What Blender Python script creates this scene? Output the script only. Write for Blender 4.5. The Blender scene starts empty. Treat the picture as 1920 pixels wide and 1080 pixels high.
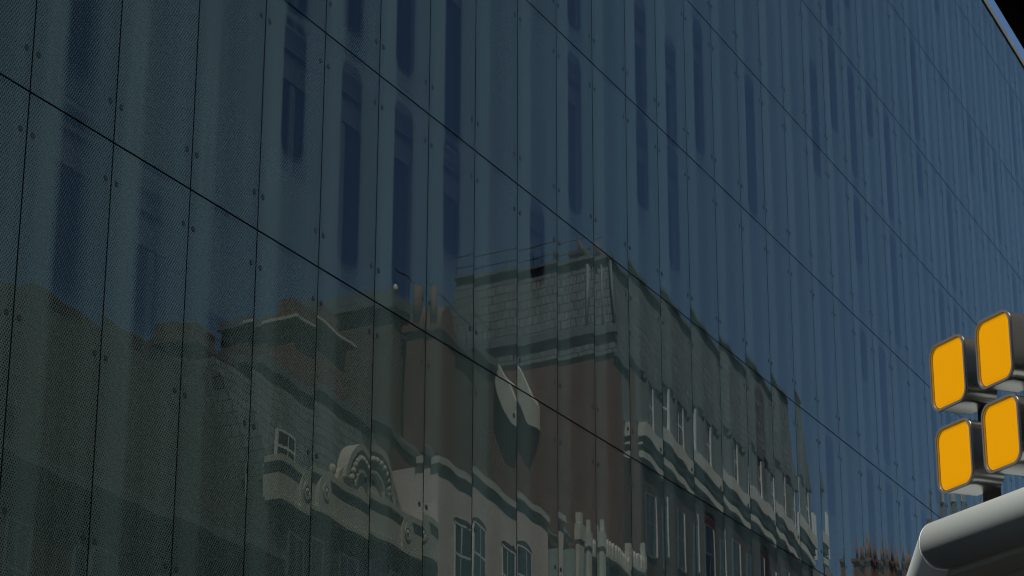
import bpy, math, random
from mathutils import Vector, Matrix
R_ = math.radians
SC = bpy.context.scene
COL = SC.collection

# ------------------------------------------------------------------ camera
CAM = Vector((-14.409, -11.095, 1.6))
cd = bpy.data.cameras.new('camera'); cam = bpy.data.objects.new('camera', cd); COL.objects.link(cam)
right = Vector((0.42084707, -0.90712807, 0.00253116)); up = -Vector((0.29196995, 0.13281177, -0.94716133)); fwd = Vector((0.85886046, 0.39934909, 0.32074758))
m = Matrix((right, up, -fwd)).transposed().to_4x4(); m.translation = CAM
cam.matrix_world = m
cd.sensor_width = 36; cd.lens = 4330.6 / 1920 * 36; cd.clip_start = .1; cd.clip_end = 3000
SC.camera = cam

# ------------------------------------------------------------------ world, sun, exposure
SUN_AZ = math.atan2(-.77, .64)      # from +y towards +x
SUN_EL = R_(62)
w = bpy.data.worlds.new('World'); SC.world = w; w.use_nodes = True
wn = w.node_tree; wn.nodes.clear()
sky = wn.nodes.new('ShaderNodeTexSky'); sky.sky_type = 'NISHITA'; sky.sun_disc = False
sky.sun_elevation = SUN_EL; sky.sun_rotation = SUN_AZ
sky.air_density = 1.0; sky.dust_density = .1; sky.ozone_density = 6.0
bg = wn.nodes.new('ShaderNodeBackground'); bg.inputs[1].default_value = .06
wo = wn.nodes.new('ShaderNodeOutputWorld')
wn.links.new(sky.outputs[0], bg.inputs[0]); wn.links.new(bg.outputs[0], wo.inputs[0])
sd = bpy.data.lights.new('sun', 'SUN'); sd.energy = 5.0; sd.angle = R_(.53); sd.color = (1, .93, .84)
so = bpy.data.objects.new('sun', sd); COL.objects.link(so)
sdir = Vector((math.sin(SUN_AZ) * math.cos(SUN_EL), math.cos(SUN_AZ) * math.cos(SUN_EL), math.sin(SUN_EL)))
so.rotation_euler = sdir.to_track_quat('Z', 'Y').to_euler(); so.location = (0, 30, 60)
SC.view_settings.view_transform = 'Standard'; SC.view_settings.look = 'None'
SC.view_settings.exposure = .35; SC.view_settings.gamma = 1
SC.cycles.max_bounces = 10; SC.cycles.transparent_max_bounces = 12
SC.cycles.sample_clamp_indirect = 4
SC.cycles.use_denoising = True; SC.cycles.denoising_input_passes = 'RGB'; SC.cycles.pixel_filter_type = 'BLACKMAN_HARRIS'; SC.cycles.filter_width = 1.2

# ------------------------------------------------------------------ helpers
class MB:
    def __init__(s): s.v = []; s.f = []; s.m = []; s.sm = []; s.attr = []
    def face(s, pts, mi=0, smooth=False):
        b = len(s.v); s.v += [tuple(p) for p in pts]; s.f.append(tuple(range(b, b + len(pts)))); s.m.append(mi); s.sm.append(smooth)
    def hexa(s, p, mi=0):
        b = len(s.v); s.v += [tuple(q) for q in p]
        for f in ((0, 3, 2, 1), (4, 5, 6, 7), (0, 1, 5, 4), (1, 2, 6, 5), (2, 3, 7, 6), (3, 0, 4, 7)):
            s.f.append(tuple(b + i for i in f)); s.m.append(mi); s.sm.append(False)
        return s
    def box(s, x0, x1, y0, y1, z0, z1, mi=0):
        if x0 > x1: x0, x1 = x1, x0
        if y0 > y1: y0, y1 = y1, y0
        return s.hexa([(x0, y0, z0), (x1, y0, z0), (x1, y1, z0), (x0, y1, z0), (x0, y0, z1), (x1, y0, z1), (x1, y1, z1), (x0, y1, z1)], mi)
    def prism(s, pts, axis, a0, a1, mi=0):
        """polygon of 2D points extruded along axis ('x': pts=(y,z), 'y': pts=(x,z), 'z': pts=(x,y))"""
        def P(p, a):
            return (a, p[0], p[1]) if axis == 'x' else ((p[0], a, p[1]) if axis == 'y' else (p[0], p[1], a))
        n = len(pts); b = len(s.v)
        s.v += [P(p, a0) for p in pts] + [P(p, a1) for p in pts]
        s.f.append(tuple(range(b, b + n))); s.f.append(tuple(range(b + 2 * n - 1, b + n - 1, -1))); s.m += [mi, mi]; s.sm += [False, False]
        for i in range(n):
            j = (i + 1) % n; s.f.append((b + i, b + j, b + n + j, b + n + i)); s.m.append(mi); s.sm.append(False)
        return s
    def tube(s, p0, p1, r0, r1=None, n=12, mi=0, smooth=True, caps=True):
        r1 = r0 if r1 is None else r1
        p0 = Vector(p0); p1 = Vector(p1); d = (p1 - p0).normalized()
        a = d.orthogonal().normalized(); c = d.cross(a); b = len(s.v)
        for p, r in ((p0, r0), (p1, r1)):
            for i in range(n):
                t = 2 * math.pi * i / n; s.v.append(tuple(p + a * (r * math.cos(t)) + c * (r * math.sin(t))))
        for i in range(n):
            j = (i + 1) % n; s.f.append((b + i, b + j, b + n + j, b + n + i)); s.m.append(mi); s.sm.append(smooth)
        if caps:
            s.f.append(tuple(range(b + n - 1, b - 1, -1))); s.f.append(tuple(range(b + n, b + 2 * n))); s.m += [mi, mi]; s.sm += [False, False]
        return s
    def ball(s, c, r, n=10, mi=0):
        b = len(s.v); k = n // 2
        for i in range(k + 1):
            t = math.pi * i / k
            for j in range(n):
                q = 2 * math.pi * j / n; s.v.append((c[0] + r * math.sin(t) * math.cos(q), c[1] + r * math.sin(t) * math.sin(q), c[2] + r * math.cos(t)))
        for i in range(k):
            for j in range(n):
                l = (j + 1) % n; s.f.append((b + i * n + j, b + (i + 1) * n + j, b + (i + 1) * n + l, b + i * n + l)); s.m.append(mi); s.sm.append(True)
        return s
    def arc(s, cx, cz, r0, r1, a0, a1, y0, y1, n=18, mi=0, sx=1.):
        """annular arc in the xz plane extruded in y"""
        for i in range(n):
            t0 = R_(a0 + (a1 - a0) * i / n); t1 = R_(a0 + (a1 - a0) * (i + 1) / n)
            P = lambda r, t: (cx + sx * r * math.cos(t), cz + r * math.sin(t))
            q = [P(r0, t0), P(r1, t0), P(r1, t1), P(r0, t1)]
            s.prism(q, 'y', y0, y1, mi)
        return s
    def build(s, name, mats, parent=None, loc=(0, 0, 0), fix=True):
        me = bpy.data.meshes.new(name); me.from_pydata(s.v, [], s.f)
        for k in (mats if isinstance(mats, (list, tuple)) else [mats]): me.materials.append(k)
        me.polygons.foreach_set('material_index', s.m); me.polygons.foreach_set('use_smooth', s.sm)
        if fix:
            import bmesh
            bm = bmesh.new(); bm.from_mesh(me); bmesh.ops.recalc_face_normals(bm, faces=bm.faces); bm.to_mesh(me); bm.free()
        if s.attr:
            at_ = me.attributes.new('clear', 'FLOAT', 'POINT'); at_.data.foreach_set('value', s.attr)
        me.update()
        o = bpy.data.objects.new(name, me); COL.objects.link(o); o.location = loc
        if parent: o.parent = parent
        return o

def tag(o, label=None, cat=None, group=None, kind=None):
    if label: o['label'] = label
    if cat: o['category'] = cat
    if group: o['group'] = group
    if kind: o['kind'] = kind
    return o
def thing(name, label, cat, loc=(0, 0, 0), group=None):
    o = bpy.data.objects.new(name, None); COL.objects.link(o); o.location = loc
    return tag(o, label, cat, group)

# ------------------------------------------------------------------ materials
class N:
    """small node-tree wrapper"""
    def __init__(s, name):
        s.m = bpy.data.materials.new(name); s.m.use_nodes = True; s.t = s.m.node_tree; s.t.nodes.clear()
        s.out = s.t.nodes.new('ShaderNodeOutputMaterial')
    def n(s, typ, ins=None, **kw):
        x = s.t.nodes.new(typ)
        for k, v in kw.items(): setattr(x, k, v)
        for k, v in (ins or {}).items(): s.put(x, k, v)
        return x
    def put(s, x, k, v):
        i = x.inputs[k]
        if isinstance(v, bpy.types.NodeSocket): s.t.links.new(v, i)
        elif isinstance(v, bpy.types.Node): s.t.links.new(v.outputs[0], i)
        else: i.default_value = v
    def math(s, op, a, b=0., c=0.):
        return s.n('ShaderNodeMath', {0: a, 1: b, 2: c}, operation=op).outputs[0]
    def mix(s, f, a, b):
        x = s.n('ShaderNodeMix', data_type='RGBA'); s.put(x, 0, f); s.put(x, 6, a); s.put(x, 7, b); return x.outputs[2]
    def surf(s, x): s.t.links.new(x.outputs[0], s.out.inputs[0])
def c4(c): return (c[0], c[1], c[2], 1)

def plain(name, col, rough=.6, metal=0., var=.12, scale=3., bump=0., spec=.5):
    k = N(name); tc = k.n('ShaderNodeTexCoord')
    no = k.n('ShaderNodeTexNoise', {'Vector': tc.outputs['Object'], 'Scale': scale, 'Detail': 6., 'Roughness': .6})
    a = c4([x * (1 - var) for x in col]); b = c4([min(1, x * (1 + var)) for x in col])
    p = k.n('ShaderNodeBsdfPrincipled', {'Base Color': k.mix(no.outputs[0], a, b), 'Roughness': rough, 'Metallic': metal, 'Specular IOR Level': spec})
    if bump:
        bu = k.n('ShaderNodeBump', {'Height': no.outputs[0], 'Strength': bump, 'Distance': .01}); k.put(p, 'Normal', bu)
    k.surf(p); return k.m

def coursed(name, c1, c2, mortar, bw=.225, rh=.075, ms=.008, offset=.5, stain=.35, rough=.85, bump=.6):
    k = N(name); tc = k.n('ShaderNodeTexCoord'); sp = k.n('ShaderNodeSeparateXYZ', {0: tc.outputs['Object']})
    u = k.math('ADD', sp.outputs[0], sp.outputs[1])
    cv = k.n('ShaderNodeCombineXYZ', {0: u, 1: sp.outputs[2]})
    br = k.n('ShaderNodeTexBrick', {'Vector': cv, 'Color1': c4(c1), 'Color2': c4(c2), 'Mortar': c4(mortar), 'Scale': 1., 'Mortar Size': ms, 'Mortar Smooth': .2, 'Brick Width': bw, 'Row Height': rh})
    br.offset = offset
    no = k.n('ShaderNodeTexNoise', {'Vector': tc.outputs['Object'], 'Scale': 1.3, 'Detail': 8., 'Roughness': .65})
    mr = k.n('ShaderNodeMapRange', {0: no.outputs[0], 1: .3, 2: .7, 3: 1 - stain, 4: 1 + stain * .4})
    mu = k.n('ShaderNodeVectorMath', {0: br.outputs[0], 1: k.n('ShaderNodeCombineXYZ', {0: mr, 1: mr, 2: mr})}, operation='MULTIPLY')
    p = k.n('ShaderNodeBsdfPrincipled', {'Base Color': mu.outputs[0], 'Roughness': rough})
    if bump:
        inv = k.math('SUBTRACT', 1., br.outputs[1])
        bu = k.n('ShaderNodeBump', {'Height': inv, 'Strength': bump, 'Distance': .012}); k.put(p, 'Normal', bu)
    k.surf(p); return k.m

M = {}
M['red_brick'] = coursed('red_brick', (.15, .062, .045), (.21, .092, .065), (.17, .14, .12))
M['dark_brick'] = coursed('dark_brick', (.055, .022, .020), (.075, .030, .025), (.05, .04, .036))
M['brown_brick'] = coursed('brown_brick', (.115, .085, .065), (.15, .115, .085), (.12, .105, .095))
M['cream_brick'] = coursed('painted_brick', (.72, .62, .57), (.80, .69, .64), (.58, .50, .46), stain=.18, bump=.8)
M['slate'] = coursed('slate', (.13, .15, .145), (.19, .205, .195), (.015, .017, .018), bw=.28, rh=.3, ms=.016, stain=.3, rough=.6)
M['slate_fine'] = coursed('slate_fine', (.10, .095, .08), (.14, .13, .11), (.035, .035, .032), bw=.25, rh=.16, ms=.012, stain=.3, rough=.6)
M['dark_slate'] = coursed('dark_slate', (.035, .035, .03), (.05, .048, .042), (.02, .02, .018), bw=.28, rh=.2, ms=.012, stain=.3)
M['stone'] = plain('stone', (.56, .55, .48), .8, var=.25, scale=6., bump=.5)
M['stucco'] = plain('stucco', (.52, .50, .41), .8, var=.2, scale=8., bump=.4)
M['carved'] = plain('carved_stucco', (.50, .48, .39), .85, var=.4, scale=28., bump=1.5)
M['white'] = plain('white_paint', (.75, .75, .72), .5, var=.06)
M['pale_stone'] = plain('pale_stone', (.62, .60, .55), .85, var=.08)
M['shopfront_dark'] = plain('dark_teal_paint', (.03, .045, .045), .5)
M['lead'] = plain('lead_sheet', (.14, .16, .17), .6, var=.2, scale=2.)
M['terracotta'] = plain('terracotta', (.15, .085, .065), .8, var=.2)
M['render_grey'] = plain('grey_render', (.17, .18, .175), .8, var=.2)
M['pale_green'] = plain('pale_green_render', (.26, .33, .31), .7, var=.1)
M['darkness'] = plain('window_head_shade', (.012, .013, .014), .8)
M['black'] = plain('overhang_shade_black', (.004, .004, .004), .9, spec=.05)  # near-black colour carries the shade under the overhang
M['window_glass'] = plain('window_glass', (.015, .022, .025), .06, var=.1)
M['steel'] = plain('brushed_steel', (.42, .41, .38), .28, metal=1., var=.1, scale=40.)
M['rim'] = plain('satin_rim', (.13, .125, .125), .5, metal=.3)
M['steel_dark'] = plain('dark_steel', (.06, .06, .06), .5, metal=.6)
M['aluminium'] = plain('coping_metal', (.72, .67, .50), .6, var=.25, scale=2.)
M['asphalt'] = plain('asphalt', (.05, .05, .052), .9, var=.2, scale=40., bump=.4)
M['paving'] = coursed('paving', (.20, .19, .18), (.24, .23, .21), (.1, .1, .1), bw=.6, rh=.4, ms=.01)
M['inner_wall'] = plain('inner_wall_panels', (.62, .64, .58), .55, var=.1, scale=1.2)
M['inner_frame'] = plain('inner_window_frame', (.55, .50, .58), .5, var=.1)
M['inner_recess'] = plain('inner_recess', (.03, .034, .045), .6, var=.15)
M['gasket_and_slit'] = plain('black_gasket_and_slit_shade', (.010, .009, .009), .9, spec=.1)
M['bolt_ring'] = plain('bolt_rubber', (.05, .06, .058), .7)
M['bolt_disc'] = plain('bolt_steel', (.10, .12, .12), .4, metal=.5)
M['canopy'] = plain('canopy_paint', (.28, .315, .315), .45, var=.05, scale=1.5)
M['soffit'] = plain('canopy_soffit', (.22, .225, .21), .6, var=.12, scale=1.)
M['amber'] = None

# ---- fritted glass: clear glass printed with a ceramic dot screen whose openings are widest in the middle of each pane
W, H, Z0 = 1.2, 2.605, 9.30
def fritted():
    k = N('fritted_glass'); tc = k.n('ShaderNodeTexCoord'); sp = k.n('ShaderNodeSeparateXYZ', {0: tc.outputs['Object']})
    x, z = sp.outputs[0], sp.outputs[2]
    P = .034
    def cell(ox, oz):
        a = k.math('SUBTRACT', k.math('FRACT', k.math('ADD', k.math('DIVIDE', x, P), ox)), .5)
        b = k.math('SUBTRACT', k.math('FRACT', k.math('ADD', k.math('DIVIDE', z, P * 1.3), oz)), .5)
        a = k.math('MULTIPLY', a, 1.); b = k.math('MULTIPLY', b, 1.3)
        return k.math('SQRT', k.math('ADD', k.math('MULTIPLY', a, a), k.math('MULTIPLY', b, b)))
    d = k.math('MINIMUM', cell(50.5, 50.5), cell(50., 50.))
    u = k.math('FRACT', k.math('ADD', k.math('DIVIDE', x, W), 40.))
    ra = k.n('ShaderNodeValToRGB', {0: u}); el = ra.color_ramp.elements
    prof = [(0, .25), (.06, .24), (.14, .13), (.27, .12), (.36, .34), (.52, .36), (.66, .31), (.80, .26), (.92, .25), (1, .25)]
    el[0].position = 0; el[0].color = (prof[0][1],) * 3 + (1,); el[1].position = 1; el[1].color = (prof[-1][1],) * 3 + (1,)
    for p, r in prof[1:-1]:
        e = el.new(p); e.color = (r, r, r, 1)
    at = k.n('ShaderNodeAttribute', attribute_name='clear')
    r2 = k.n('ShaderNodeValToRGB', {0: u}); e2 = r2.color_ramp.elements
    e2[0].position = .29; e2[0].color = (0, 0, 0, 1); e2[1].position = .70; e2[1].color = (0, 0, 0, 1)
    for p in (.37, .57): q_ = e2.new(p); q_.color = (.52, .52, .52, 1)
    rad = k.math('ADD', ra.outputs[0], k.math('MULTIPLY', at.outputs['Fac'], r2.outputs[0]))
    frit = k.n('ShaderNodeMapRange', {0: k.math('SUBTRACT', d, rad), 1: -.03, 2: .03, 3: 0., 4: 1.})
    no = k.n('ShaderNodeTexNoise', {'Vector': tc.outputs['Object'], 'Scale': .5, 'Detail': 5.})
    fc = k.mix(no.outputs[0], c4(FRIT_A), c4(FRIT_B))
    oi = k.n('ShaderNodeObjectInfo'); vr = k.n('ShaderNodeMapRange', {0: oi.outputs['Random'], 3: .92, 4: 1.08})
    st = k.n('ShaderNodeMapping', {0: tc.outputs['Object'], 3: (9., 9., .5)}); sn = k.n('ShaderNodeTexNoise', {'Vector': st.outputs[0], 'Scale': 1., 'Detail': 4.})
    sr = k.n('ShaderNodeMapRange', {0: sn.outputs[0], 1: .3, 2: .7, 3: .93, 4: 1.07})
    fc = k.n('ShaderNodeVectorMath', {0: fc, 3: k.math('MULTIPLY', vr.outputs[0], sr.outputs[0])}, operation='SCALE').outputs[0]
    dif = k.n('ShaderNodeBsdfDiffuse', {0: fc, 1: .3})
    tr = k.n('ShaderNodeBsdfTransparent', {0: (.66, .78, .78, 1)})
    tl = k.n('ShaderNodeBsdfTranslucent', {0: (.55, .6, .55, 1)}); dif = k.n('ShaderNodeMixShader', {0: .22, 1: dif, 2: tl})
    body = k.n('ShaderNodeMixShader', {0: frit.outputs[0], 1: tr, 2: dif})
    gl = k.n('ShaderNodeBsdfGlossy', {0: (.90, .98, .98, 1), 1: .0})
    fr = k.n('ShaderNodeFresnel', {0: 1.52})
    ff = k.math('MULTIPLY', fr.outputs[0], .93)
    top = k.n('ShaderNodeMixShader', {0: ff, 1: body, 2: gl})
    k.surf(top); return k.m
FRIT_A, FRIT_B = (.245, .375, .315), (.29, .43, .365)
M['frit'] = fritted()
M['glass_edge'] = plain('glass_edge', (.03, .045, .04), .3)

# ================================================================== GROUND
o = MB().face([(-900, -900, 0), (900, -900, 0), (900, 900, 0), (-900, 900, 0)]) or None
g = MB(); g.face([(-900, -900, 0), (900, -900, 0), (900, 900, 0), (-900, 900, 0)]); tag(g.build('ground', M['asphalt']), kind='structure')
tag(MB().box(-60, 140, -2.4, .6, .0, .13).build('pavement', M['paving']), kind='structure')
tag(MB().box(-60, 140, -14.6, -11.9, .0, .13).build('pavement', M['paving']), kind='structure')

# ================================================================== GLASS OFFICE BUILDING
rnd = random.Random(7)
GB = thing('glass_office_building', 'tall office building faced in blue grey dotted glass panels', 'office building', (10, 2, 0))
def under(o, p):           # keep world place while parenting to an unrotated empty
    o.parent = p; o.location = o.location - p.location; return o
GBL = GB.location
def jx(c):
    return c * W + {0: -.07, 1: -.045}.get(c, 0.)
ROWS = [-3.4, -2.1, 0, 1, 2, 3, 4, 5, 6, 6.48]
C0, C1 = -9, 46
def jz(r): return Z0 + r * H
GAP = .009
def proj(x, y, z):
    d = Vector((x, y, z)) - CAM; zz = d.dot(fwd)
    if zz < .1: return None
    return (960 + 4330.6 * d.dot(right) / zz, 540 - 4330.6 * d.dot(up) / zz)
def clip_area(P):
    """area in source pixels of the polygon inside the frame"""
    for ax, lim, sg in ((0, 0, 1), (0, 1920, -1), (1, 0, 1), (1, 1080, -1)):
        out = []
        for i in range(len(P)):
            a, b = P[i], P[(i + 1) % len(P)]; ia = (a[ax] - lim) * sg >= 0; ib = (b[ax] - lim) * sg >= 0
            if ia: out.append(a)
            if ia != ib:
                t = (lim - a[ax]) / (b[ax] - a[ax]); out.append((a[0] + t * (b[0] - a[0]), a[1] + t * (b[1] - a[1])))
        P = out
        if len(P) < 3: return 0
    return abs(sum(P[i][0] * P[(i + 1) % len(P)][1] - P[(i + 1) % len(P)][0] * P[i][1] for i in range(len(P)))) / 2
def bulge(c, r):
    q = random.Random(c * 131 + int(r * 10) * 17 + 5)
    sag = .0015 * q.uniform(.7, 1.25); tx = q.uniform(-1, 1) * .00022; tz = q.uniform(-1, 1) * .00016
    a1 = q.uniform(.00004, .00011); l1 = q.uniform(.45, .7); p1 = q.uniform(0, 6.28)
    a2 = q.uniform(.00003, .00006); l2 = q.uniform(.8, 1.4); p2 = q.uniform(0, 6.28)
    def f(u, z):
        return -sag * (1 - (2 * u - 1) ** 2) + tx * (u - .5) * W + tz * z + a1 * math.sin(6.283 * (u * W) / l1 + p1 + 1.1 * z) + a2 * math.sin(6.283 * z / l2 + p2 + 2 * u)
    return f
SLOTS = {0: [(-.6, .05, .12), (.15, .9, .12)], 1: [(-.6, -.08, .10)], 2: [(-.6, -.4, .10)], 3: [(.40, .92, 1), (1.0, 1.8, .7)], 4: [(.1, .92, 1), (1.1, 1.9, .4)], 5: [(1.13, 1.95, 1), (.12, .93, 1)],
         6: [(.98, 1.9, .8), (.44, .93, .8)], 8: [(.6, .95, .9)], 9: [(2.12, 2.93, .9), (1.12, 1.93, .9)], 11: [(2.02, 2.65, .9), (1.45, 1.95, .8), (3.1, 3.9, .8)], 12: [(1.98, 2.6, .8), (1.25, 1.93, .8)],
         15: [(2.05, 2.93, .9), (.3, .9, .8)], 18: [(2.8, 3.6, .9)], 19: [(3.3, 3.95, .8)]}
qs = random.Random(21)
for c_ in range(13, 46):
    L = SLOTS.setdefault(c_, [])
    for r_ in range(-3, 6):
        if qs.random() < (.5 if c_ > 17 else .3) and not any(a < r_ + .9 and b > r_ + .1 for a, b, _ in L): L.append((r_ + qs.choice([.1, .12, .45, .6]), r_ + .93, qs.uniform(.5, 1)))
def clear_at(c, z):
    rr = (z - Z0) / H; m_ = 0
    for a, b, st in SLOTS.get(c, []):
        m_ = max(m_, st * max(0, min(1, (rr - a + .03) / .06)) * max(0, min(1, (b + .02 - rr) / .04)))
    return m_
def panel_mesh(mb, x0, x1, z0, z1, f, ox, oz):
    nx = 14; nz = max(6, int((z1 - z0) / .10)); b = len(mb.v); cc_ = int(round((x0 + 1e-3) / W - .02))
    for j in range(nz + 1):
        for i in range(nx + 1):
            u = i / nx; xx = x0 + GAP + (x1 - x0 - 2 * GAP) * u; zz = z0 + GAP + (z1 - z0 - 2 * GAP) * j / nz
            mb.v.append((xx - ox, f(u, zz - z0), zz - oz)); mb.attr.append(clear_at(cc_, zz))
    for j in range(nz):
        for i in range(nx):
            a = b + j * (nx + 1) + i; mb.f.append((a, a + 1, a + nx + 2, a + nx + 1)); mb.m.append(0); mb.sm.append(True)
    X0, X1, Zb, Zt = x0 + GAP - ox, x1 - GAP - ox, z0 + GAP - oz, z1 - GAP - oz
    T = .014
    for q in ([(X0, .0008, Zb), (X0, T, Zb), (X0, T, Zt), (X0, .0008, Zt)], [(X1, .0008, Zb), (X1, .0008, Zt), (X1, T, Zt), (X1, T, Zb)],
              [(X0, .0008, Zb), (X1, .0008, Zb), (X1, T, Zb), (X0, T, Zb)], [(X0, .0008, Zt), (X0, T, Zt), (X1, T, Zt), (X1, .0008, Zt)]):
        mb.face(q, 1); mb.attr += [0] * 4
panels = []
for c in range(C0, C1):
    for i in range(len(ROWS) - 1):
        x0, x1, z0, z1 = jx(c), jx(c + 1), jz(ROWS[i]), jz(ROWS[i + 1])
        P = [proj(*p) for p in ((x0, 0, z0), (x1, 0, z0), (x1, 0, z1), (x0, 0, z1))]
        panels.append((0 if None in P else clip_area(P), c, i))
panels.sort(reverse=True)
rest = MB(); nb = 0; bolts_rest = MB()
def bolt_zs(i):
    r0, r1 = ROWS[i], ROWS[i + 1]
    if r1 - r0 > 1.2: return [r1 - .14 - .611 * k_ for k_ in range(4) if r1 - .14 - .611 * k_ > r0 + .1]
    if r1 - r0 < .6: return [r0 + .14]
    return [r0 + .14, r1 - .137]
def bolt(mb, x, z):
    mb.tube((x, -.0025, z), (x, .004, z), .028, n=18, mi=0)
    mb.tube((x, -.0045, z), (x, -.002, z), .018, .021, n=18, mi=1)
for k, (ar, c, i) in enumerate(panels):
    x0, x1, z0, z1 = jx(c), jx(c + 1), jz(ROWS[i]), jz(ROWS[i + 1])
    f = bulge(c, ROWS[i])
    bs = [(x, jz(r)) for r in bolt_zs(i) for x in (x0 + .078, x1 - .088)]
    if k < 100 and ar > 0:
        mb = MB(); ox, oz = c * W, z0
        panel_mesh(mb, x0, x1, z0, z1, f, ox, oz)
        po = mb.build('glass_panel', [M['frit'], M['glass_edge']], fix=False); po.location = (ox, 0, oz); under(po, GB)
        for (bx_, bz_) in bs:
            if nb < 100 and k < 40:
                p = proj(bx_, 0, bz_)
                if 0 < p[0] < 1920 and 0 < p[1] < 1080:
                    b = MB(); bolt(b, 0, 0)
                    bo = b.build('bolt', [M['bolt_ring'], M['bolt_disc']]); bo.location = (bx_ - ox, 0, bz_ - oz); bo.parent = po; nb += 1
                    continue
            bolt(bolts_rest, bx_, bz_)
    else:
        panel_mesh(rest, x0, x1, z0, z1, f, 0, Z0)
        for (bx_, bz_) in bs:
            p = proj(bx_, 0, bz_)
            if p and -100 < p[0] < 2020 and -100 < p[1] < 1180: bolt(bolts_rest, bx_, bz_)
po = rest.build('glass_panels', [M['frit'], M['glass_edge']], fix=False); po.location = (0, 0, Z0); under(po, GB); tag(po, kind='stuff')
bo = bolts_rest.build('bolts', [M['bolt_ring'], M['bolt_disc']]); under(bo, GB); tag(bo, kind='stuff')
# black gaskets set back in every joint
gk = MB(); XL, XR = jx(C0), jx(C1)
for c in range(C0, C1 + 1): gk.box(jx(c) - .022, jx(c) + .022, .016, .05, jz(-3.4), jz(6.48))
for r in ROWS: gk.box(XL, XR, .0155, .0495, jz(r) - .026, jz(r) + .026)
under(gk.build('joint_gasket', M['gasket_and_slit']), GB)
# parapet coping
cp = MB().box(XL - .05, XR + .05, -.035, .35, jz(6.48) + .03, jz(6.48) + .17)
for c in range(C0, C1, 2): cp.box(jx(c) - .01, jx(c) + .03, -.04, .36, jz(6.48) + .025, jz(6.48) + .178)
under(cp.build('coping', M['aluminium']), GB)
rl = MB().box(XL, XR, -.02, .3, jz(6.48) - .01, jz(6.48) + .028); under(rl.build('coping_shadow_trim', M['gasket_and_slit']), GB)

# inner wall behind the glass with tall narrow windows, head at each floor line
YI = .17
wins = [(c, a, b) for c in SLOTS for a, b, st in SLOTS[c] if -3.2 < a and b < 6.3]
holes = {}
fw = MB(); K = 0
ww = .80
inner = MB()
def col_x(c): return c * W + .56    # left side of the opening
for c in range(-6, 47):
    xa = col_x(c); xb = xa + ww
    inner.box(xb - W, xa, YI, YI + .30, 1.6, jz(6.3))             # pier between openings
    hs = sorted([(jz(a - .05), jz(b_ + .03)) for cc, a, b_ in wins if cc == c])
    z = 1.6
    for a, b_ in hs:
        inner.box(xa, xb, YI + .03, YI + .30, z, a); z = b_
    inner.box(xa, xb, YI + .03, YI + .30, z, jz(6.3))
under(inner.build('inner_wall', M['inner_wall']), GB)
def window(parent, xa, xb, za, zb, y):
    wf = MB(); t = .055
    wf.box(xa, xb, y + .02, y + .09, zb - .09, zb); wf.box(xa, xb, y + .02, y + .09, za, za + .06)
    wf.box(xa, xa + t, y + .02, y + .09, za + .06, zb - .09); wf.box(xb - t, xb, y + .02, y + .09, za + .06, zb - .09)
    zt = zb - .52
    wf.box(xa + t, xb - t, y + .022, y + .088, zt, zt + .07)
    wf.box(xa + t, xb - t, y + .045, y + .06, zt + .07, zb - .09)                    # closed upper panel
    xm = xa + (xb - xa) * {1: .47, 2: .30}.get(K % 3, .8)
    wf.box(xm, xm + .10, y + .024, y + .086, za + .06, zt)
    wf.box(xa, xb, y - .02, y + .019, zt + .30, zt + .325, 1); wf.box(xa, xb, y + .012, y + .0445, zt - .004, zt + .012, 1)  # proud black strips drawn in as shadow slits
    wo_ = wf.build('window', [M['inner_frame'], M['gasket_and_slit']]); under(wo_, parent)
    pn = MB().box(xa + t, xb - t, y + .05, y + .062, za + .06, zt).build('pane', M['window_glass'])
    pn.parent = wo_
    le = MB().box(xa - .02, xb + .02, y - .11, y + .02, zb - .03, zb - .005).build('head_flashing', M['inner_frame']); le.parent = wo_
    return wo_
K = 0
wins.sort(key=lambda t: -(clip_area([proj(*p) for p in ((col_x(t[0]), .3, jz(t[1])), (col_x(t[0]) + ww, .3, jz(t[1])), (col_x(t[0]) + ww, .3, jz(t[2])), (col_x(t[0]), .3, jz(t[2])))])))
for n_, (c, a, b) in enumerate(wins):
    K = {3: 1, 4: 2, 5: 3, 6: 2}.get(c, c)
    window(GB, col_x(c), col_x(c) + ww, jz(a - .05), jz(b + .03), YI + .05)
    if n_ > 98: break
bd = MB().box(XL - .3, XR + .3, .85, 22, 0, jz(6.48) + .02); bd.box(XL - .3, XL - .02, .02, .85, 0, jz(6.48)); bd.box(XR + .02, XR + .3, .02, .85, 0, jz(6.48))
bd.box(XL, XR, .06, .85, 0, jz(-3.4) - .03); bd.box(XL, XR, .3, .85, jz(6.33), jz(6.48))
under(bd.build('building_core', M['render_grey']), GB)

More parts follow.
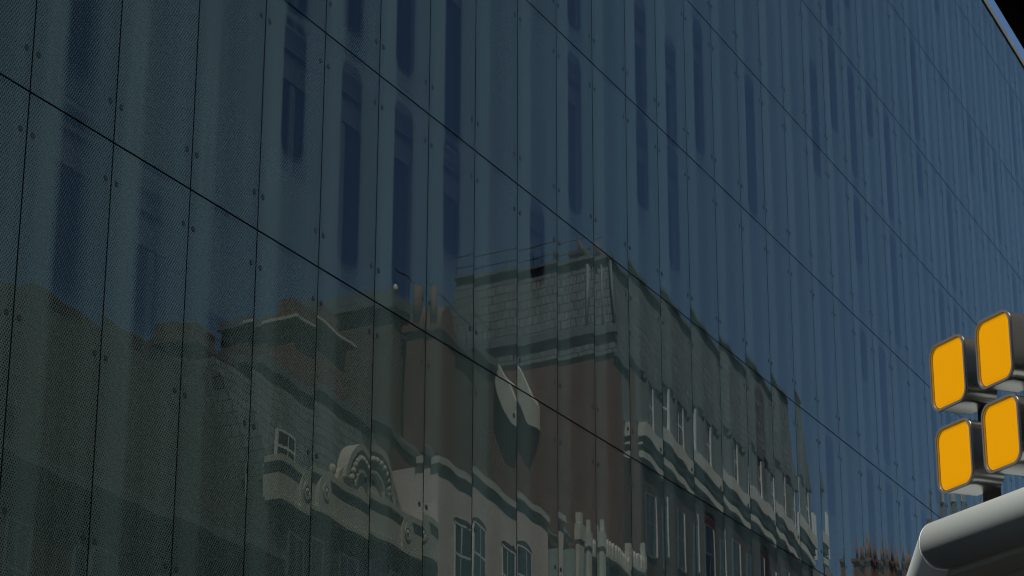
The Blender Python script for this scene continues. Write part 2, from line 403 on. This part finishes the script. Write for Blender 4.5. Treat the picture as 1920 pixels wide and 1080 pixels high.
# ================================================================== OPPOSITE SIDE OF THE STREET (seen mirrored in the glass)
# the row of fronts stands on y = -14.4; helper flips the depth so that d = metres behind the line y = 0
def B(mb, x0, x1, d0, d1, z0, z1, mi=0): return mb.box(x0, x1, -d1, -d0, z0, z1, mi)
def sash(parent, xa, xb, za, zb, d, arch=False, frame='white', bars=1):
    """sash window set in the front wall at depth d (arch adds a dark head painted as shade)"""
    f = MB(); t = .06
    B(f, xa, xb, d - .02, d + .05, za - .07, za)               # sill
    B(f, xa, xa + t, d - .012, d + .05, za, zb); B(f, xb - t, xb, d - .012, d + .05, za, zb)
    B(f, xa + t, xb - t, d - .012, d + .05, zb - t, zb); B(f, xa + t, xb - t, d - .008, d + .045, (za + zb) / 2 - .03, (za + zb) / 2 + .03)
    if bars: B(f, (xa + xb) / 2 - .015, (xa + xb) / 2 + .015, d - .006, d + .04, za, zb - t)
    o = f.build('window', M[frame]); under(o, parent)
    p = B(MB(), xa + t, xb - t, d + .004, d + .02, za, zb - t).build('pane', M['window_glass']); p.parent = o
    if arch:
        a = MB(); cx = (xa + xb) / 2; hw = (xb - xa) / 2 + .06
        pts = [(cx - hw, zb), (cx + hw, zb)] + [(cx + hw * math.cos(R_(t)), zb + .14 * math.sin(R_(t))) for t in range(0, 181, 20)]
        a.prism(pts[2:], 'y', -(d - .015), -(d + .05)); q_ = a.build('head_shade', M['darkness']); q_.parent = o  # dark plate over the window: head shadow put into the colour
    return o

# --- mansard building
MA = thing('mansard_building', 'tall dark brick building with steep slate mansard roof mirrored in the glass', 'building', (57, -17, 0))
b = MB(); B(b, 48.07, 67.2, 14.62, 20.4, 0, 23.1); B(b, 48.06, 49.25, 14.44, 14.62, 0, 22.36); under(b.build('side_wall', M['red_brick']), MA)
b = MB(); B(b, 49.3, 67.25, 14.4, 14.62, 0, 19.38); under(b.build('front_wall', M['dark_brick']), MA)
b = MB(); B(b, 49.5, 67.35, 14.22, 14.6, 19.38, 19.60); B(b, 49.55, 67.3, 14.34, 14.6, 19.60, 19.80, 1); B(b, 49.45, 67.4, 14.2, 14.6, 19.80, 19.87); B(b, 49.4, 67.45, 14.08, 14.61, 20.05, 20.48); B(b, 49.55, 67.3, 14.2, 14.6, 19.87, 20.05, 1)
under(b.build('cornice', [M['stone'], M['lead']]), MA)  # recessed bands take a dark tone as painted shadow between the mouldings
b = MB(); B(b, 49.0, 67.1, 14.42, 14.619, 20.48, 22.35); under(b.build('attic_wall', M['render_grey']), MA)
b = MB(); B(b, 47.95, 67.3, 14.33, 14.45, 22.22, 22.36); under(b.build('attic_moulding', M['lead']), MA)
b = MB()
x0, x1, d0, d1, s = 48.0, 67.25, 14.36, 20.5, .55
b.hexa([(x0, -d1, 22.36), (x1, -d1, 22.36), (x1, -d0, 22.36), (x0, -d0, 22.36), (x0 + s, -d1 + s, 25.62), (x1 - s, -d1 + s, 25.62), (x1 - s, -d0 - s, 25.62), (x0 + s, -d0 - s, 25.62)])
rf = under(b.build('roof', M['slate']), MA)
b = MB(); B(b, 48.4, 66.9, 14.75, 20.1, 25.62, 25.74); b.tube((x0 + .02, -d0 + .02, 22.9), (x0 + s, -d0 - s, 25.66), .07, n=8); under(b.build('lead_capping', M['lead']), MA)
b = MB(); b.tube((x0 + .1, -d0 - .75, 23.2), (x0 + s, -d0 - .95, 25.62), .07, n=6); b.tube((x0 + .0, -d0 - .04, 23.2), (x0 + s - .04, -d0 - s + .04, 25.66), .06, n=6); under(b.build('hip_strip', M['lead']), MA)
b = MB(); B(b, 47.93, 48.1, 14.3, 20.6, 23.0, 23.25); under(b.build('gutter', M['lead']), MA)
for i, x in enumerate((50.1, 52.6, 55.1, 57.6, 60.1, 62.6, 65.1)):
    b = MB(); B(b, x - .18, x + 1.28, 14.25, 14.5, 22.04, 22.18); B(b, x - .12, x, 14.2, 14.45, 20.56, 22.0); B(b, x + 1.1, x + 1.22, 14.2, 14.45, 20.56, 22.0)
    dm = under(b.build('dormer', M['lead']), MA)
    wn_ = sash(MA, x, x + 1.1, 20.62, 21.98, 14.36); B(MB(), x + .96, x + 1.09, 14.26, 14.345, 20.62, 21.98).build('sunlit_jamb', M['white']).parent = wn_  # extra white strip paints the sunlit right jamb
for z in (16.6, 13.2, 9.8):
    for x in (50.1, 52.6, 55.1, 57.6, 60.1, 62.6, 65.1):
        q_ = sash(MA, x, x + 1.05, z, z + 1.9, 14.36, frame='lead')
        B(MB(), x + 1.05, x + 1.16, 14.30, 14.39, z, z + 1.9).build('sunlit_jamb', M['white']).parent = q_  # white on the right side only: sunlight put into the colour
for (x, d) in ((50.6, 16.4), (57.6, 16.6)):
    b = MB(); B(b, x, x + 2.0, d, d + .8, 25.3, 26.7); B(b, x - .07, x + 2.07, d - .07, d + .87, 26.7, 26.82); ch = under(b.build('chimney', M['brown_brick']), MA)
    for k in range(4): 
        p = MB().tube((x + .3 + k * .45, -d - .4, 26.82), (x + .3 + k * .45, -d - .4, 27.3), .13, .1).build('chimney_pot', M['terracotta']); p.parent = ch
b = MB()
for k in range(9): b.tube((48.8, -15.3 - k * .6, 25.7), (48.8, -15.3 - k * .6, 26.5), .018, n=6)
for z in (26.1, 26.5): b.tube((48.8, -15.3, z), (48.8, -20.1, z), .018, n=6)
under(b.build('roof_railing', M['steel_dark']), MA)

# --- white painted brick house
CR = thing('painted_brick_house', 'pale painted brick house with tall sash windows mirrored low in the glass', 'house', (39.5, -17, 0))
b = MB(); B(b, 35.85, 43.2, 14.4, 16.2, 0, 15.95); under(b.build('wall', M['cream_brick']), CR)
b = MB(); B(b, 35.75, 43.25, 14.3, 14.75, 16.02, 16.2); B(b, 35.8, 43.22, 14.36, 14.7, 15.95, 16.02); under(b.build('parapet_coping', M['stone']), CR)
for x in (37.15, 40.15): sash(CR, x, x + 1.35, 13.2, 14.85, 14.36, arch=True)
for z in (9.6, 5.8):
    for x in (37.15, 40.15): sash(CR, x, x + 1.35, z, z + 1.8, 14.36)

# --- stucco-fronted house with toothed cornice
DN = thing('pilastered_house', 'narrow pale stuccoed house with pilasters and toothed cornice mirrored in the glass', 'house', (45.5, -16.5, 0))
b = MB(); B(b, 43.3, 47.9, 13.75, 17.5, 0, 15.3); under(b.build('wall', M['pale_green']), DN)
for x in (43.25, 44.25, 47.55):
    b = MB(); B(b, x, x + .38, 13.6, 13.76, 0, 15.5); B(b, x - .05, x + .43, 13.55, 13.8, 15.5, 15.95); B(b, x + .1, x + .28, 13.6, 13.8, 15.95, 16.3); under(b.build('pilaster', M['stone']), DN)
b = MB(); B(b, 44.7, 47.5, 13.5, 13.9, 15.3, 15.42)
for k in range(10): b.prism([(44.75 + k * .285, 15.42), (44.95 + k * .285, 15.42), (44.93 + k * .285, 15.66), (44.85 + k * .285, 15.82), (44.77 + k * .285, 15.66)], 'y', -13.5, -13.75)
under(b.build('toothed_cornice', M['stone']), DN)
b = MB(); B(b, 44.75, 47.45, 13.9, 14.6, 15.3, 15.6); under(b.build('roof', M['lead']), DN)
for z in (12.6, 9.2): sash(DN, 45.0, 46.0, z, z + 1.9, 13.7); sash(DN, 46.3, 47.3, z, z + 1.9, 13.7)
b = MB()

# --- gabled red brick house behind, with white coped gable
GH = thing('gabled_brick_house', 'red brick house with white coped curved gable and chimney pots mirrored in the glass', 'house', (45, -18, 0))
RAKE = [(-18.6, 22.25), (-18.2, 22.35), (-17.5, 21.6), (-17.0, 20.9), (-17.0, 20.15), (-17.4, 20.35), (-18.2, 21.4)]
b = MB(); b.prism([(-16.3, 0), (-16.3, 16.6), (-18.2, 18.2), (-20.5, 18.2), (-20.5, 0)], 'x', 41.0, 47.95); under(b.build('wall', M['red_brick']), GH)
b = MB(); b.prism([(-16.1, 16.55), (-18.2, 18.3), (-20.6, 18.3), (-20.6, 18.45), (-18.15, 18.45), (-16.0, 16.68)], 'x', 40.9, 47.94); under(b.build('roof', M['slate']), GH)
b = MB(); b.prism(RAKE, 'x', 47.6, 48.06); under(b.build('raking_parapet', M['stone']), GH)
b = MB(); B(b, 41.6, 43.3, 17.4, 18.2, 18, 21.6); B(b, 41.5, 43.4, 17.3, 18.3, 21.6, 21.8); b.arc(42.45, 21.8, 0, .75, 0, 180, -17.4, -18.2, n=12)
ch = under(b.build('chimney', M['red_brick']), GH)
p = MB().tube((41.75, -17.8, 21.8), (41.75, -17.8, 23.0), .2, .17).build('chimney_pot', M['terracotta']); p.parent = ch
p = MB().tube((43.1, -17.8, 21.8), (43.1, -17.8, 22.6), .2, .17).build('chimney_pot', M['terracotta']); p.parent = ch

# --- lead roofed block
LB = thing('lead_roofed_block', 'grey flat roofed block with railings beside the mansard roof in the reflection', 'building', (42.5, -21, 0))
b = MB(); B(b, 40.9, 47.5, 18.4, 24, 0, 22.2); under(b.build('wall', M['brown_brick']), LB)
b = MB(); B(b, 40.7, 47.6, 18.2, 24.1, 22.2, 22.45); B(b, 42.5, 46.5, 19.4, 23, 22.45, 23.4); under(b.build('roof', M['lead']), LB)
b = MB()
for k in range(8): b.tube((41.0 + k * .9, -18.4, 22.4), (41.0 + k * .9, -18.4, 23.4), .02, n=6)
b.tube((41, -18.4, 23.4), (47.4, -18.4, 23.4), .02, n=6); under(b.build('railing', M['steel_dark']), LB)
b = MB(); b.ball((40.95, -18.35, 22.75), .16); b.tube((40.95, -18.35, 22.44), (40.95, -18.35, 22.7), .06); under(b.build('roof_finial', M['white']), LB)

# --- stucco house with arched pediment
OR = thing('stucco_fronted_house', 'old stucco fronted house with arched pediment and scroll brackets mirrored in the glass', 'house', (32, -17, 0))
b = MB(); B(b, 28.3, 35.75, 14.55, 16.3, 0, 13.55); under(b.build('wall', M['shopfront_dark']), OR)
b = MB(); B(b, 28.25, 35.8, 14.4, 15.0, 13.55, 14.3); B(b, 28.15, 35.84, 14.32, 14.9, 14.3, 14.45); B(b, 28.25, 35.8, 14.33, 14.9, 13.45, 13.55); under(b.build('frieze', M['stucco']), OR)
b = MB(); b.prism([(31.0, 14.45), (34.0, 14.45), (33.85, 14.75), (33.5, 14.95)] + [(32.5 + 1.0 * math.cos(R_(t)), 14.62 + .95 * math.sin(R_(t))) for t in range(10, 171, 10)] + [(31.5, 14.95), (31.15, 14.75)], 'y', -14.5, -14.8)
b.arc(32.5, 14.6, .92, 1.08, 5, 175, -14.38, -14.8, n=20); b.arc(32.5, 14.55, .45, .52, 5, 175, -14.4, -14.6, n=16)
for t in range(15, 170, 14): b.ball((32.5 + .74 * math.cos(R_(t)), -14.42, 14.58 + .74 * math.sin(R_(t))), .10, 8)
under(b.build('pediment', M['carved']), OR)
for x in (29.9, 34.6):
    b = MB(); b.prism([(x - .35, 13.45), (x + .35, 13.45)] + [(x + .35 * math.cos(R_(t)), 13.95 + .45 * math.sin(R_(t))) for t in range(0, 181, 15)], 'y', -14.31, -14.5)
    b.arc(x, 13.98, .12, .2, 0, 359, -14.28, -14.4, n=16); b.ball((x, -14.32, 13.98), .08, 8)
    if x < 31: b.ball((x + .7, -14.5, 14.66), .15, 10)
    under(b.build('scroll_bracket', M['carved']), OR)
for x in (29.0, 31.3, 33.6): sash(OR, x, x + 1.2, 10.9, 12.9, 14.5, frame='lead')
b = MB(); b.prism([(-14.9, 14.45), (-16.3, 17.0), (-19, 17.0), (-19, 14.0), (-14.9, 14.0)], 'x', 28.4, 35.7); under(b.build('roof', M['slate']), OR)
sash(OR, 29.0, 30.1, 14.55, 15.3, 14.95)
b = MB(); B(b, 29.2, 31.5, 17.6, 18.5, 15, 17.7); B(b, 29.05, 31.65, 17.45, 18.65, 17.7, 17.85); B(b, 29.3, 30.6, 17.7, 18.4, 17.85, 18.3); under(b.build('chimney', M['brown_brick']), OR)

# --- tall chimney building behind the stucco house
CH = thing('tall_chimney_house', 'brown brick house back with wide corniced chimney stack mirrored in the glass', 'house', (37, -20, 0))
b = MB(); B(b, 33.5, 40.7, 18.4, 23, 0, 18.5); under(b.build('wall', M['brown_brick']), CH)
b = MB(); B(b, 35.9, 38.5, 18.5, 19.6, 18.5, 20.3); B(b, 35.7, 38.7, 18.3, 19.8, 20.3, 20.5); B(b, 36.1, 38.3, 18.7, 19.4, 20.5, 21.1); ch = under(b.build('chimney', M['red_brick']), CH)
b = MB(); B(b, 35.65, 38.75, 18.25, 19.85, 20.36, 20.44); b.build('chimney_cornice', M['stone']).parent = ch
b = MB(); B(b, 33.4, 40.8, 18.3, 23.1, 18.5, 18.7); under(b.build('parapet_coping', M['lead']), CH)
sash(CH, 38.9, 39.9, 15.5, 17.4, 18.36)

# --- dark roofed house at the left
DR = thing('dark_hipped_house', 'dark brown hipped roof house forming the left silhouette of the reflection', 'house', (22, -17, 0))
b = MB(); B(b, 10, 28.0, 14.4, 21, 0, 12.2); B(b, 10, 18.4, 14.4, 20, 12.2, 13.0); under(b.build('wall', M['dark_brick']), DR)
b = MB(); b.hexa([(18.2, -21.2, 12.2), (28.1, -21.2, 12.2), (28.1, -14.2, 12.2), (18.2, -14.2, 12.2), (21.4, -17.4, 16.6), (27.9, -17.4, 16.6), (27.9, -16.4, 16.6), (21.4, -16.4, 16.6)]); under(b.build('roof', M['dark_slate']), DR)
b = MB(); B(b, 14.2, 28.1, 14.0, 14.3, 12.0, 12.2); under(b.build('gutter', M['lead']), DR)
for x in (15.5, 18.3, 21.1, 23.9, 26.3): sash(DR, x, x + 1.1, 9.2, 11.0, 14.36, frame='lead'); sash(DR, x, x + 1.1, 5.6, 7.5, 14.36, frame='lead')

# --- far terrace to the right: roofs, chimneys, aerials
FT = thing('far_brick_terrace', 'distant brick terrace roof with spired chimneys low on the right of the reflection', 'terrace', (82, -18, 0))
b = MB(); B(b, 67.5, 96, 15.0, 24, 0, 18.6); under(b.build('wall', M['dark_brick']), FT)
for (xa, xb, z) in ((67.5, 75, 21.2), (75.2, 84, 22.3), (84.2, 96, 22.5)):
    b = MB(); b.prism([(-14.9, 18.6), (-18.5, z), (-24, 18.6)], 'x', xa, xb); under(b.build('roof', M['slate_fine']), FT)
for (x, z) in ((86.3, 23.6), (88.8, 24.0), (91.3, 24.4), (93.9, 24.6)):
    b = MB(); B(b, x, x + 1.5, 17.9, 18.7, 20, z); B(b, x - .1, x + 1.6, 17.8, 18.8, z, z + .15); ch = under(b.build('chimney', M['red_brick']), FT)
    for k in range(3):
        zz = z + .15 + (1.3 if k == 1 else .7)
        MB().tube((x + .3 + k * .45, -18.3, z + .15), (x + .3 + k * .45, -18.3, zz), .18, .05 if k == 1 else .14, n=8).build('chimney_pot', M['terracotta']).parent = ch
for i, x in enumerate((76.2, 78.0, 80.3)):
    am = thing('phone_mast', ['first pale phone mast on the distant roof, nearest the cornice', 'middle pale phone mast of three on the distant roof', 'third pale phone mast on the distant roof, nearest the chimneys'][i], 'mast', (x, -18.4, 21), group='phone masts on the distant roof')
    b = MB().tube((0, 0, 0), (0, 0, 3.3), .07, n=8); b.tube((0, 0, 2.2), (.5, 0, 2.2), .04, n=6); b.build('pole', M['steel_dark']).parent = am
    for k in (0, .5):
        MB().box(k - .13, k + .13, -.02, .16, 1.6, 3.6).build('antenna', M['white']).parent = am
# far stone tower block at the street's end
TB = thing('turreted_stone_building', 'distant turreted stone building seen mirrored behind the amber sign', 'building', (112, -20, 0))
b = MB(); B(b, 95, 135, 15, 17, 0, 27.3); under(b.build('wall', M['brown_brick']), TB)
for x in (91.5, 97, 103):
    b = MB(); B(b, x, x + .7, 14.8, 15.6, 0, 27.2); b.tube((x + .35, -15.2, 27.2), (x + .35, -15.2, 28.6), .45, .04, n=8, smooth=False); under(b.build('turret', M['lead']), TB)

# ================================================================== STREET CANOPY, SIGN, OVERHANG
th = R_(47.5); A = Vector((math.cos(th), math.sin(th), 0)); NN = Vector((-math.sin(th), math.cos(th), 0)); UP = Vector((0, 0, 1))
CR0 = Vector((-2.805, -8.036, 4.325))
E2 = Vector((math.cos(R_(19.4)), math.sin(R_(19.4)), 0))
CN = thing('street_canopy', 'pale grey canopy with rounded lip and dark panelled underside below the sign', 'canopy', (CR0.x, CR0.y, 0))
def lip(mb, p0, d, L, outn, r=.125, mi=0, back=.16, m0=0., m1=0.):
    """rounded fascia swept along d: half-round nose facing outn; m0/m1 mitre slope at ends (shift per metre inward)"""
    prof = [(-back, 0.0)] + [(-r * .9 + r * .9 * math.cos(R_(t)), -r + r * math.sin(R_(t))) for t in range(90, -91, -12)] + [(-back, -2 * r)]
    n = len(prof); b = len(mb.v)
    for s_, mt in ((0, m0), (L, m1)):
        for (o_, z_) in prof: mb.v.append(tuple(p0 + d * (s_ + mt * (-o_)) + outn * o_ + UP * z_))
    for i in range(n - 1): mb.f.append((b + i, b + i + 1, b + n + i + 1, b + n + i)); mb.m.append(mi); mb.sm.append(True)
    mb.f.append(tuple(range(b, b + n))); mb.f.append(tuple(range(b + 2 * n - 1, b + n - 1, -1))); mb.m += [mi, mi]; mb.sm += [False, False]
    return mb
e2n = Vector((-E2.y, E2.x, 0))
lp = MB(); lip(lp, CR0 + NN * .0 - A * .012, -A, 7, NN, m0=.22); lo = lp.build('lip', M['canopy']); under(lo, CN)
lp = MB(); lip(lp, CR0 + E2 * .012, E2, 6, e2n, m0=.22); lo = lp.build('lip', M['canopy']); under(lo, CN)
gp = MB(); b0 = CR0 - UP * .01
lip(gp, CR0 - A * .004, -A, .006, NN, r=.128); under(gp.build('corner_trim', M['white']), CN)
# deck + soffit
P1 = CR0 - A * 7; P2 = CR0 + E2 * 6; inn = (-NN)
def slab(pts, z0, z1):
    m_ = MB(); m_.prism([(p.x, p.y) for p in pts], 'z', z0, z1); return m_
c0 = CR0 - NN * .14 + (E2 - A).normalized() * .0 - Vector((NN.x + e2n.x, NN.y + e2n.y, 0)) * .02
pts = [c0, P1 - NN * .16, P1 - NN * 3.0, P2 - e2n * 3.0, P2 - e2n * .16]
under(slab(pts, 4.10, 4.27).build('deck', M['canopy']), CN)
c1_ = CR0 - (NN + e2n).normalized() * .42
under(slab([c0, P1 - NN * .16, P1 - NN * .42, c1_, P2 - e2n * .42, P2 - e2n * .16], 4.045, 4.098).build('soffit_edge', M['soffit']), CN)
# sloping soffit panels with open seams
sf = MB(); z_a, z_b = 4.06, 3.99
for k in range(6):
    s0, s1 = k * 1.15 + .012, (k + 1) * 1.15
    q0 = c1_ - A * s0 - NN * .01; q1 = c1_ - A * s1 - NN * .01
    sf.hexa([tuple(v) for v in (q0 + UP * (z_b - q0.z), q1 + UP * (z_b - q1.z), q1 - NN * 1.6 + UP * (z_a - q1.z), q0 - NN * 1.6 + UP * (z_a - q0.z), q0 + UP * (z_a - q0.z), q1 + UP * (z_a - q1.z), q1 - NN * 1.6 + UP * (4.09 - q1.z), q0 - NN * 1.6 + UP * (4.09 - q0.z))])
under(sf.build('soffit_panels', M['soffit']), CN)
ps = MB(); pp = CR0 - NN * 1.6 - A * 2.0; ps.tube((pp.x, pp.y, .0), (pp.x, pp.y, 4.1), .09, n=16); pp = CR0 - e2n * 1.6 + E2 * 3; ps.tube((pp.x, pp.y, .0), (pp.x, pp.y, 4.1), .09, n=16)
under(ps.build('posts', M['steel_dark']), CN)

k = N('amber_face'); em = k.n('ShaderNodeEmission', {0: (1, .44, .0, 1), 1: .44}); df = k.n('ShaderNodeBsdfPrincipled', {'Base Color': (.14, .055, .0, 1), 'Roughness': .6, 'Specular IOR Level': .08})
k.surf(k.n('ShaderNodeAddShader', {0: em, 1: df})); M['amber'] = k.m
P0 = Vector((-2.46872548, -8.14213278, 0))
SG = thing('illuminated_sign', 'sign of four rounded amber light boxes in steel casings standing on the canopy', 'sign', (P0.x, P0.y, 4.27))
def rrect(cx, cz, hw, hz, r, n=6):
    out = []
    for sx, sz, a0 in ((1, 1, 0), (-1, 1, 90), (-1, -1, 180), (1, -1, 270)):
        for i in range(n + 1):
            t = R_(a0 + 90 * i / n); out.append((cx + sx * (hw - r) + r * math.cos(t), cz + sz * (hz - r) + r * math.sin(t)))
    return out
def S3(a, z, dn): p = P0 + A * a + NN * dn; return (p.x, p.y, z)
def extr(mb, loopA, dA, loopB, dB, mi=0, smooth=True):
    n = len(loopA); b = len(mb.v)
    mb.v += [S3(a, z, dA) for a, z in loopA] + [S3(a, z, dB) for a, z in loopB]
    for i in range(n):
        j = (i + 1) % n; mb.f.append((b + i, b + j, b + n + j, b + n + i)); mb.m.append(mi); mb.sm.append(smooth)
def cap(mb, loop, d, mi=0): mb.face([S3(a, z, d) for a, z in loop], mi)
for (a0, a1, z0, z1) in ((-.186, .121, 5.023, 5.371), (-.622, -.331, 5.028, 5.378), (-.202, .108, 4.562, 4.896), (-.641, -.340, 4.570, 4.915)):
    ca, cz, hw, hz = (a0 + a1) / 2, (z0 + z1) / 2, (a1 - a0) / 2 + .012, (z1 - z0) / 2 + .012
    outer = rrect(ca, cz, hw, hz, .07); inner_ = rrect(ca, cz, hw - .010, hz - .010, .062); face = rrect(ca, cz, hw - .012, hz - .012, .060)
    mb = MB(); extr(mb, outer, -.20, outer, 0.0); extr(mb, outer, 0.0, inner_, .0, smooth=False); extr(mb, inner_, .0, inner_, -.02); cap(mb, outer, -.20)
    mid = rrect(ca, cz, hw + .004, hz + .004, .073); extr(mb, mid, -.03, mid, -.012); extr(mb, outer, -.03, mid, -.03); extr(mb, mid, -.012, outer, -.012)
    lb = mb.build('light_box', M['steel']); under(lb, SG)
    rm = MB(); lo_, li_ = rrect(ca, cz, hw + .0045, hz + .0045, .074), rrect(ca, cz, hw - .008, hz - .008, .064)
    extr(rm, lo_, -.006, lo_, .003); extr(rm, lo_, .003, li_, .003, smooth=False); extr(rm, li_, .003, li_, -.004); rm.build('rim', M['rim']).parent = lb
    fm = MB(); small = rrect(ca, cz, hw - .03, hz - .03, .045); extr(fm, face, -.012, small, -.006); cap(fm, small, -.006)
    fo = fm.build('amber_face', M['amber']); fo.parent = lb
fr = MB()
def bar(a0, a1, z0, z1, d0, d1):
    fr.hexa([S3(a0, z0, d0), S3(a1, z0, d0), S3(a1, z0, d1), S3(a0, z0, d1), S3(a0, z1, d0), S3(a1, z1, d0), S3(a1, z1, d1), S3(a0, z1, d1)])
bar(-.07, .0, 4.25, 5.35, -.27, -.20); bar(-.52, -.45, 4.25, 5.35, -.27, -.20); bar(-.62, .1, 5.15, 5.21, -.32, -.272); bar(-.62, .1, 4.70, 4.76, -.32, -.272); bar(-.30, -.26, 4.25, 5.3, -.37, -.325)
under(fr.build('support_frame', M['steel_dark']), SG)

# overhang of the shop front behind the camera: black soffit edge crossing the top right corner
OV = thing('black_roof_overhang', 'black roof overhang cutting across the top right corner', 'roof overhang', (-7, -12, 4.9))
b = MB(); b.box(-14, -.5, -14.3, -9.62, 5.06, 5.20); b.box(-14.02, -.48, -9.64, -9.58, 5.04, 5.30); under(b.build('slab', M['black']), OV)
b = MB()
for x in (-12, -7.5, -3): b.prism([(-14.35, 3.6), (-14.35, 5.04), (-12.0, 5.04)], 'x', x, x + .08)
under(b.build('bracket', M['black']), OV)
BH = thing('unseen_street_building', 'unseen plain grey building across the street that carries the black roof overhang and bounces light', 'building', (0, -18, 0))  # unseen; height and grey tone shaped for the light sent onto the glass
b = MB(); B(b, -26, 13.8, 14.46, 22, 0, 28.5); under(b.build('wall', M['render_grey']), BH)
b = MB(); B(b, -26.1, 13.9, 14.1, 14.46, 28.0, 28.5); B(b, -26.1, 13.9, 14.3, 14.46, 21.2, 21.45); under(b.build('cornice', M['pale_stone']), BH)
for z_ in (6.2, 9.8, 13.4, 17.0, 22.6):
    for k in range(12): sash(BH, -24.5 + k * 3.2, -23.2 + k * 3.2, z_, z_ + 2.0, 14.42)
